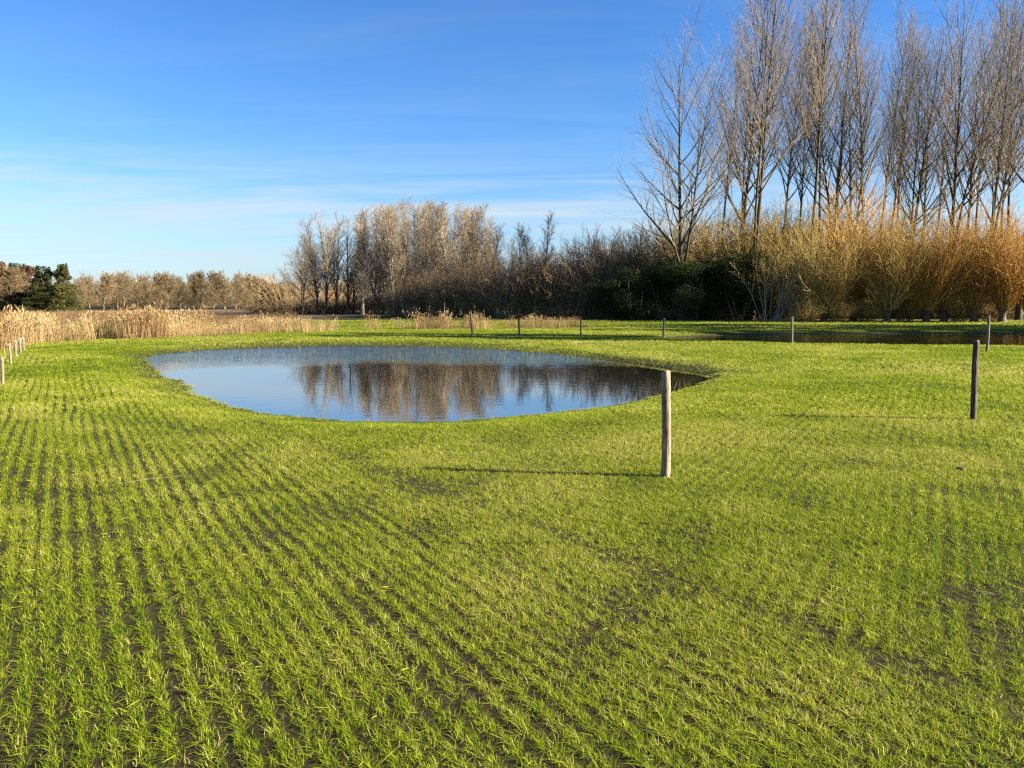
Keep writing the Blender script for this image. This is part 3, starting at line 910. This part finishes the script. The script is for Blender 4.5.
brushk = [bush_kind('brush', M_willow_olive, M_scrub, seed=340 + i, H=7, nst=135, fan=(2, 46), base_r=1.6, r0=.028, n2=12, n3=4, twig=.013, up=.15, wob=.11, len_var=.5, dome=.35, tang=(18, 60)) for i in range(2)]
BR = [(678, 222, 66, 'olive brown brush right behind the trunk of the wide limbed tree'), (700, 213, 68, 'olive brown brush above the middle of the evergreen hedge'),
      (720, 208, 66, 'olive brown brush below the low forking tall tree'), (742, 206, 68, 'olive brown brush above the right end of the evergreen hedge'),
      (764, 207, 67, 'olive brown brush left of the olive willow clump'), (786, 202, 68, 'olive brown brush behind the olive willow clump'),
      (808, 212, 69, 'brown brush between the olive willow and the tallest golden willow'), (834, 208, 70, 'brown brush just left of the tallest golden willow'), (868, 214, 69, 'brown brush behind the right shoulder of the tallest golden willow'),
      (905, 222, 70, 'brown brush in the gap right of the Y shaped willow'), (935, 224, 69, 'brown brush behind the duller willow'), (960, 222, 70, 'brown brush left of the orange topped willow'),
      (990, 220, 69, 'brown brush between the two orange willows at the right'), (1022, 222, 70, 'brown brush at the right edge of the photo behind the last willow')]
for i, (px, ty, Y, lab) in enumerate(BR):
    h = at(px, ty, Y)[1]
    place(brushk[i % 2], at(px, 318, Y)[0], Y, rl.uniform(0, 6), (h / 8, h / 8, h / 7), lab, 'bush', G_B)

# ---- evergreen hedge: bushes grown together
G_H = 'dark evergreen bushes of the hedge'
def evergreen_kind(seed, w, h):
    rg = random.Random(seed)
    lob = []
    for _ in range(16):
        a = rg.uniform(0, 6.28); q = rg.random() ** .6
        zz = rg.uniform(.12, .86) * h
        lob.append((math.cos(a) * q * w * .42, math.sin(a) * q * w * .34, zz, w * rg.uniform(.16, .3), w * rg.uniform(.16, .28), h * rg.uniform(.10, .2)))
    s_, t_ = coppice(seed, H=h * .85, nst=12, fan=(4, 40), base_r=.5, r0=.04, n2=3, n3=0, twig=.015)
    return Kind('evergreen_bush', [('stems', mesh_from('stems', *s_, [M_willow_head], smooth=True)), ('foliage', leaf_cloud(seed, clump_fn(lob), 16000, .055, M_evergreen, 'foliage'))])
hk = [evergreen_kind(401, 4.2, 5.0), evergreen_kind(402, 4.2, 5.0), evergreen_kind(403, 4.2, 5.0)]
HED = [(612, 278, 63, 'low dark green bush at the left end of the evergreen hedge'), (636, 262, 62, 'dark evergreen bush, second from the left end of the hedge'),
       (662, 256, 62.5, 'dark evergreen bush below the wide limbed tall tree'), (688, 255, 61.5, 'dark evergreen bush in the middle of the hedge right of the wide limbed tree'),
       (714, 250, 62, 'dark evergreen bush, third from the right end of the hedge'), (738, 246, 62, 'dark evergreen bush, second from the right end of the hedge'),
       (760, 247, 63, 'dark evergreen bush at the right end of the hedge behind pale stems'), (792, 254, 64, 'dark evergreen bush half hidden by the olive willow clump')]
for i, (px, ty, Y, lab) in enumerate(HED):
    h = at(px, ty, Y)[1]
    place(hk[i % 3], at(px, 320, Y)[0], Y, rl.uniform(0, 6), (1.0, .95, h / 5.0), lab, 'bush', G_H)

# pale leaning stems in front of the hedge end
G_ST = 'fans of pale bare stems before the hedge'
stems = bush_kind('stem_fan', M_willow_olive, M_pale_stem, seed=450, H=6, nst=16, fan=(4, 34), base_r=.7, r0=.045, n2=9, n3=3, twig=.012, up=.1)
for (px, ty, Y, rz, lab) in [(770, 236, 58.5, 0, 'fan of long pale bare stems against the dark right end of the hedge'), (800, 232, 58, 2.1, 'fan of pale bare stems between the hedge end and the olive willow')]:
    h = at(px, ty, Y)[1]
    place(stems, at(px, 320, Y)[0], Y, rz, h / 6, lab, 'bush', G_ST)

# ---- pollard willows
wk = {'gold': [willow_kind(501, 8, M_willow_gold), willow_kind(502, 8, M_willow_gold)], 'olive': [willow_kind(503, 8, M_willow_olive), willow_kind(504, 8, M_willow_olive, fan=(3, 52))]}
G_W = 'pollard willows along the narrow water'
WIL = [(824, 222, 57, 'olive', 'olive pollard willow next to the pale stems, leftmost of the willows'),
       (853, 184, 59, 'gold', 'tallest golden willow, its tip reaching above all the other willows'),
       (887, 212, 57, 'olive', 'pollard willow with a stout Y shaped bole, just right of the tallest golden one'),
       (926, 213, 57, 'gold', 'golden pollard willow between the Y shaped one and a dark bole pair'),
       (944, 222, 58, 'olive', 'duller pollard willow squeezed between two orange topped ones'),
       (974, 203, 57, 'gold', 'orange topped pollard willow standing behind the leaning fence post'),
       (1002, 213, 56.5, 'gold', 'orange pollard willow, second from the right edge of the photo'),
       (1030, 226, 57, 'gold', 'pollard willow cut off by the right edge of the photo')]
for i, (px, ty, Y, k, lab) in enumerate(WIL):
    h = at(px, ty, Y)[1]
    s_ = h / 8 * 1.1
    place(wk[k][i % 2], at(px, 322, Y)[0], Y, rl.uniform(0, 6), (1.02, 1.02, s_), lab, 'willow', G_W)
# low tangled shoots between the boles
G_L = 'low tangled shoots between the pollard boles'
LOW = [(806, 296, 56.5, 'low olive tangle right of the pale stems'), (838, 297, 56.8, 'low olive tangle left of the tallest golden willow bole'), (866, 298, 57.5, 'low olive tangle between the tallest golden willow and the Y shaped one'),
       (905, 300, 58, 'low tangle of shoots right of the Y shaped willow'), (958, 301, 58, 'low tangle of shoots left of the bole behind the fence post'), (990, 301, 58.5, 'low tangle of shoots before the second willow from the right edge')]
for i, (px, ty, Y, lab) in enumerate(LOW):
    h = at(px, ty, Y)[1]
    place(brushk[i % 2], at(px, 320, Y)[0], Y, rl.uniform(0, 6), (.30, .30, h / 7), lab, 'bush', G_L)

# ---- far wood on the left
fark = [Kind('wood_tree', tree_kind('wood_tree', M_far, M_far, seed=600 + i, H=8, r0=.11, forks=3, clear=.05, n1=50, len1=.40, ang1=(30, 62), n2=11, n3=6, up=.45, twig_r=.017, thin=1.8).parts
             + bush_kind('brush', M_far, M_far, seed=640 + i, H=6, nst=60, fan=(5, 48), base_r=1.6, r0=.03, n2=9, n3=3, twig=.017, up=.2, wob=.08, len_var=.6).parts[1:]) for i in range(4)]
G_F = 'brown trees of the far wood'
FAR = [(10, 268), (36, 284), (58, 288), (78, 281), (90, 277), (104, 274), (118, 276), (131, 273), (144, 275), (156, 274), (168, 275), (180, 279), (193, 275), (203, 273), (214, 274), (225, 273), (236, 274), (247, 275), (258, 279), (284, 284)]
for i, (px, ty) in enumerate(FAR):
    Y = 150 + (i * 7 % 5) * 5 if i > 2 else 112
    h = at(px, ty - 1, Y)[1]
    lab = 'brown leafless tree, %s from the green conifer in the far wood' % nth[i - 3] if 2 < i < 19 else 'low brown tree between the small evergreen and the spreading tree'
    if i == 0: lab = 'brown leafless tree before the russet one at the left edge of the photo'
    if i == 1: lab = 'brown leafless tree in front of the dark green conifer'
    if i == 2: lab = 'brown leafless tree before the sunlit green conifer'
    if i == 11: lab = 'shortest brown tree, at the dip where the far wood steps back'
    if i == 18: lab = 'brown leafless tree beside the small round evergreen of the far wood'
    place(fark[i % 4], at(px, 312, Y)[0], Y, rl.uniform(0, 6), (1.15, 1.15, h / 8), lab, 'tree', G_F)
# the land beyond: a wood too far off to count
def far_mass(name, x0, x1, Y0, Y1, n, h0, h1, m, label, seed):
    q = np.random.default_rng(seed); rg = random.Random(seed)
    V, F, off = [], [], 0
    base = [coppice(seed + k, H=8, nst=46, fan=(4, 46), base_r=1.8, r0=.03, n2=8, n3=3, twig=.026, up=.2, wob=.08, len_var=.6) for k in range(3)]
    for i in range(n):
        X, Y = q.uniform(x0, x1), q.uniform(Y0, Y1); a = q.uniform(0, 6.28); sc = q.uniform(h0, h1) / 8
        for (v, f) in base[i % 3]:
            w = v * np.array([1.15 * max(sc, .9), 1.15 * max(sc, .9), sc])
            w = np.stack([w[:, 0] * math.cos(a) - w[:, 1] * math.sin(a) + X, w[:, 0] * math.sin(a) + w[:, 1] * math.cos(a) + Y, w[:, 2] - .2], 1)
            V.append(w); F.append(f + off); off += len(w)
    return tag(obj(name, mesh_from(name, np.concatenate(V), np.concatenate(F), [m], smooth=True)), label, 'wood', kind='stuff')
far_mass('far_wood', -150, -38, 178, 200, 60, 6, 8.5, M_far, 'hazy brown wood along the horizon behind the brown trees at the left', 61)
far_mass('far_wood', -36, 110, 120, 140, 62, 5.5, 8, M_scrub, 'dark brown wood closing the horizon behind poplars and willows', 62)

def conifer_kind(name, seed, m, w, h):
    rg = random.Random(seed)
    lob = []
    for _ in range(95):
        t = rg.random() ** 1.1; a = rg.uniform(0, 6.28); q = w * .46 * (1 - .8 * t) * rg.random() ** .4
        lob.append((math.cos(a) * q, math.sin(a) * q, h * (.05 + .9 * t), w * (.15 - .11 * t) * rg.uniform(.5, 1.3), w * (.15 - .11 * t) * rg.uniform(.5, 1.3), h * rg.uniform(.03, .08)))
    tr = tubes([limb(rg, (0, 0, -.1), (0, 0, 1), h, .16, .03, 8, wob=.01)], 8)
    return Kind(name, [('trunk', mesh_from('trunk', *tr, [M_bark], smooth=True)), ('crown', leaf_cloud(seed, clump_fn(lob), 12000, .10, m))])
kc = conifer_kind('conifer', 701, M_laurel, 5, 8); kr = conifer_kind('russet_tree', 702, M_russet, 6, 8); ke = conifer_kind('conifer', 703, M_evergreen, 6, 8)
for (px, ty, Y, k, sc_, lab, cat) in [(-14, 268, 118, kr, 1.1, 'russet brown tree half outside the left edge of the photo', 'tree'), (6, 261, 120, kr, 1.0, 'russet brown tree at the left edge of the photo', 'tree'),
        (18, 262, 124, ke, .9, 'dark pointed evergreen between two russet trees', 'conifer'), (30, 264, 120, kr, 1.0, 'russet brown tree left of the green conifers', 'tree'),
        (46, 265, 108, ke, .95, 'dark green conifer beside the russet tree', 'conifer'), (65, 264, 108, kc, .85, 'sunlit green conifer at the right end of the conifer group', 'conifer'),
        (22, 292, 110, ke, 1.1, 'low dark evergreen bush under the russet trees', 'bush'), (270, 281, 130, ke, .8, 'small round dark evergreen at the right end of the far wood', 'conifer')]:
    h = at(px, ty, Y)[1]
    place(k, at(px, 312, Y)[0], Y, rl.uniform(0, 6), (sc_ * 1.3, sc_ * 1.3, h / 8), lab, cat)

# unseen evergreens added beyond the right edge to cast long shadows on far turf
OFF = [(38, 26, 21), (37, 28.5, 20), (41, 33, 15), (40, 35.5, 16), (42, 38, 15.5), (40, 40.5, 16.5), (42, 43, 16), (41, 45.5, 15.5)]
OFF_LABELS = ['tallest evergreen of the belt, nearest the camera', 'tall evergreen of the belt, second nearest the camera'] + ['evergreen of the belt beside the narrow water, %s from the near end' % k_ for k_ in ('third', 'fourth', 'fifth', 'sixth', 'seventh', 'eighth')]
for (X, Y, h), lab in zip(OFF, OFF_LABELS):
    place(ke, X, Y, rl.uniform(0, 6), (1.0, 1.0, h / 8), lab, 'conifer', 'evergreens of the shelter belt')

# ------------------------------------------------------------------ fence posts
def post_mesh(seed, h, r, mats, square=False, taper=.94, lean=0.0):
    rg = np.random.default_rng(seed)
    na_, nz_ = 20, 26
    V, F, MI = [], [], []
    top = h
    for i in range(nz_):
        t = i / (nz_ - 1); zz = -.25 + (h + .25) * t
        for j in range(na_):
            a = 2 * math.pi * j / na_
            rad = r * (1 - (1 - taper) * t)
            if square:
                q = 1 / max(abs(math.cos(a)), abs(math.sin(a))); rad *= min(q, 1.28) * .86
            rad *= 1 + .10 * (fnoise(5 + 2.2 * math.cos(a) + seed, 5 + 2.2 * math.sin(a) + zz * 1.6, 3) - .5) * 2
            rad *= 1 + .05 * (vnoise(zz * 14 + seed, a * .8) - .5)
            ox = .012 * math.sin(zz * 3.1 + seed); oy = .010 * math.sin(zz * 2.3 + 2 * seed)
            zt = zz + (.018 * math.cos(a + seed) + .012 * (vnoise(a * 3, seed) - .5)) * (t > .97)
            V.append((rad * math.cos(a) + ox + lean * zz, rad * math.sin(a) + oy, zt))
    for i in range(nz_ - 1):
        for j in range(na_):
            F.append((i * na_ + j, i * na_ + (j + 1) % na_, (i + 1) * na_ + (j + 1) % na_, (i + 1) * na_ + j)); MI.append(0)
    b = (nz_ - 1) * na_
    k = len(V)
    for f_, dz in ((.86, .008), (.4, .004)):
        for j in range(na_):
            v = V[b + j]; cx, cy = .012 * math.sin(h * 3.1 + seed) + lean * h, .010 * math.sin(h * 2.3 + 2 * seed)
            V.append((cx + (v[0] - cx) * f_, cy + (v[1] - cy) * f_, v[2] + dz + .006 * (vnoise(j * 1.7, seed) - .5)))
    for (p, q) in ((b, k), (k, k + na_)):
        for j in range(na_):
            F.append((p + j, p + (j + 1) % na_, q + (j + 1) % na_, q + j)); MI.append(1)
    F.append(tuple(k + na_ + j for j in range(na_))); MI.append(1)
    return mesh_from('fence_post', V, F, mats, smooth=True, matidx=MI)
M_post = bark_mat('weathered_post_bark', [(.07, .048, .028), (.21, .155, .10), (.34, .285, .20)], scale=4, sc3=(9, 9, 1.6), var=.04)
M_post_dark = bark_mat('dark_split_post_wood', [(.02, .016, .012), (.05, .04, .03), (.13, .11, .08)], scale=4, sc3=(10, 10, 1.2), var=.04)
M_post_pale = bark_mat('pale_grey_post_wood', [(.10, .085, .06), (.20, .175, .13)], scale=4, sc3=(9, 9, 1.5), var=.08)
M_cut = bark_mat('sawn_post_top', [(.30, .23, .14), (.48, .40, .27)], scale=8, sc3=(1, 1, 1), var=.03)
G_PO = 'wooden fence posts around the ponds'
POSTS = [  # base pixel, top y, radius, material, square, lean, label
    (664.5, 478, 373, .044, M_post, False, .0, 'nearest round wooden post with peeling tan bark, in front of the pond'),
    (972, 419, 342, .038, M_post_dark, True, .0, 'dark square wooden post with one pale sunlit edge, near the right side'),
    (986.5, 352, 317, .042, M_post_pale, False, .0, 'weathered grey post just behind the dark square post'),
    (791.5, 343.5, 317.5, .042, M_post_pale, False, .0, 'thin pale post at the near edge of the narrow water'),
    (663.5, 339, 319, .045, M_post_pale, False, .0, 'pale post on the far turf directly beyond the nearest post'),
    (580.5, 338, 317, .036, M_post_pale, False, .0, 'thin post on the far bank before the left end of the evergreen hedge'),
    (519, 336, 314, .042, M_post_dark, False, -.02, 'dim thin post on the far bank before the middle of the thicket'),
    (472.5, 335, 313, .060, M_post, False, -.06, 'leaning tan post among the pinkish reeds on the far bank'),
    (3, 384, 358, .03, M_post_pale, False, .0, 'nearest pale post of the left fence at the edge of the photo'),
    (10.5, 364, 344, .03, M_post_pale, False, .0, 'middle post of the left fence beside the reeds'),
    (16.5, 357, 341, .03, M_post_pale, False, .0, 'third post of the left fence before the reeds'),
    (20.5, 353, 339, .03, M_post_pale, False, .0, 'fourth post of the left fence, short against the reeds'),
    (24.5, 350, 338, .03, M_post_pale, False, .0, 'farthest post of the left fence at the corner of the reeds'),
]
for i, (bx, by, ty, r, m, sq, ln, lab) in enumerate(POSTS):
    X, Y = ground(bx, by)
    zg = float(height(np.array([X]), np.array([Y]))[0])
    h = at(bx, ty, Y)[1] - zg
    o = obj('fence_post', post_mesh(20 + i, h, r, [m, M_cut], square=sq, lean=ln), loc=(X, Y, zg))
    o.rotation_euler[2] = (0.5 if sq else 1.3 * i) if not ln else 0
    tag(o, lab, 'post', G_PO)

# ------------------------------------------------------------------ small things on the field
def clod(seed, r):
    rg = np.random.default_rng(seed); V, F = [], []
    nu, nv = 14, 8
    for i in range(nv):
        ph = math.pi / 2 * i / (nv - 1)
        for j in range(nu):
            a = 2 * math.pi * j / nu
            q = r * (1 + .7 * (fnoise(4 + 2 * math.cos(a) * math.cos(ph) + seed, 4 + 2 * math.sin(a) * math.cos(ph) + 3 * ph, 3) - .5))
            V.append((q * math.cos(a) * math.cos(ph), q * math.sin(a) * math.cos(ph), q * .75 * math.sin(ph) - .02))
    for i in range(nv - 1):
        for j in range(nu):
            F.append((i * nu + j, i * nu + (j + 1) % nu, (i + 1) * nu + (j + 1) % nu, (i + 1) * nu + j))
    return mesh_from('soil_clod', V, F, [M_clod], smooth=True)
M_clod = bark_mat('dark_soil', [(.018, .013, .009), (.05, .038, .025)], scale=14, sc3=(1, 1, 1), var=.05)
for (px, py, r, lab) in [(960, 469, .055, 'dark clod of soil lying in the crop below the dark square post'), (180, 375.5, .055, 'dark clump at the left edge of the pond water')]:
    X, Y = ground(px, py)
    tag(obj('soil_clod', clod(int(px), r), loc=(X, Y, float(height(np.array([X]), np.array([Y]))[0]) + .01)), lab, 'clod')
a, b = np.array(ground(126, 487)), np.array(ground(184, 481))
st = tubes([(np.array([[*a, .040], [*(a * .6 + b * .4), .052], [*(a * .3 + b * .7), .048], [*b, .056]]), np.array([.0014, .0014, .0012, .001]))], 6)
tag(obj('reed_stalk', mesh_from('reed_stalk', *st, [M_twig], smooth=True)), 'single pale dry stalk lying across the rows on the left', 'stalk')
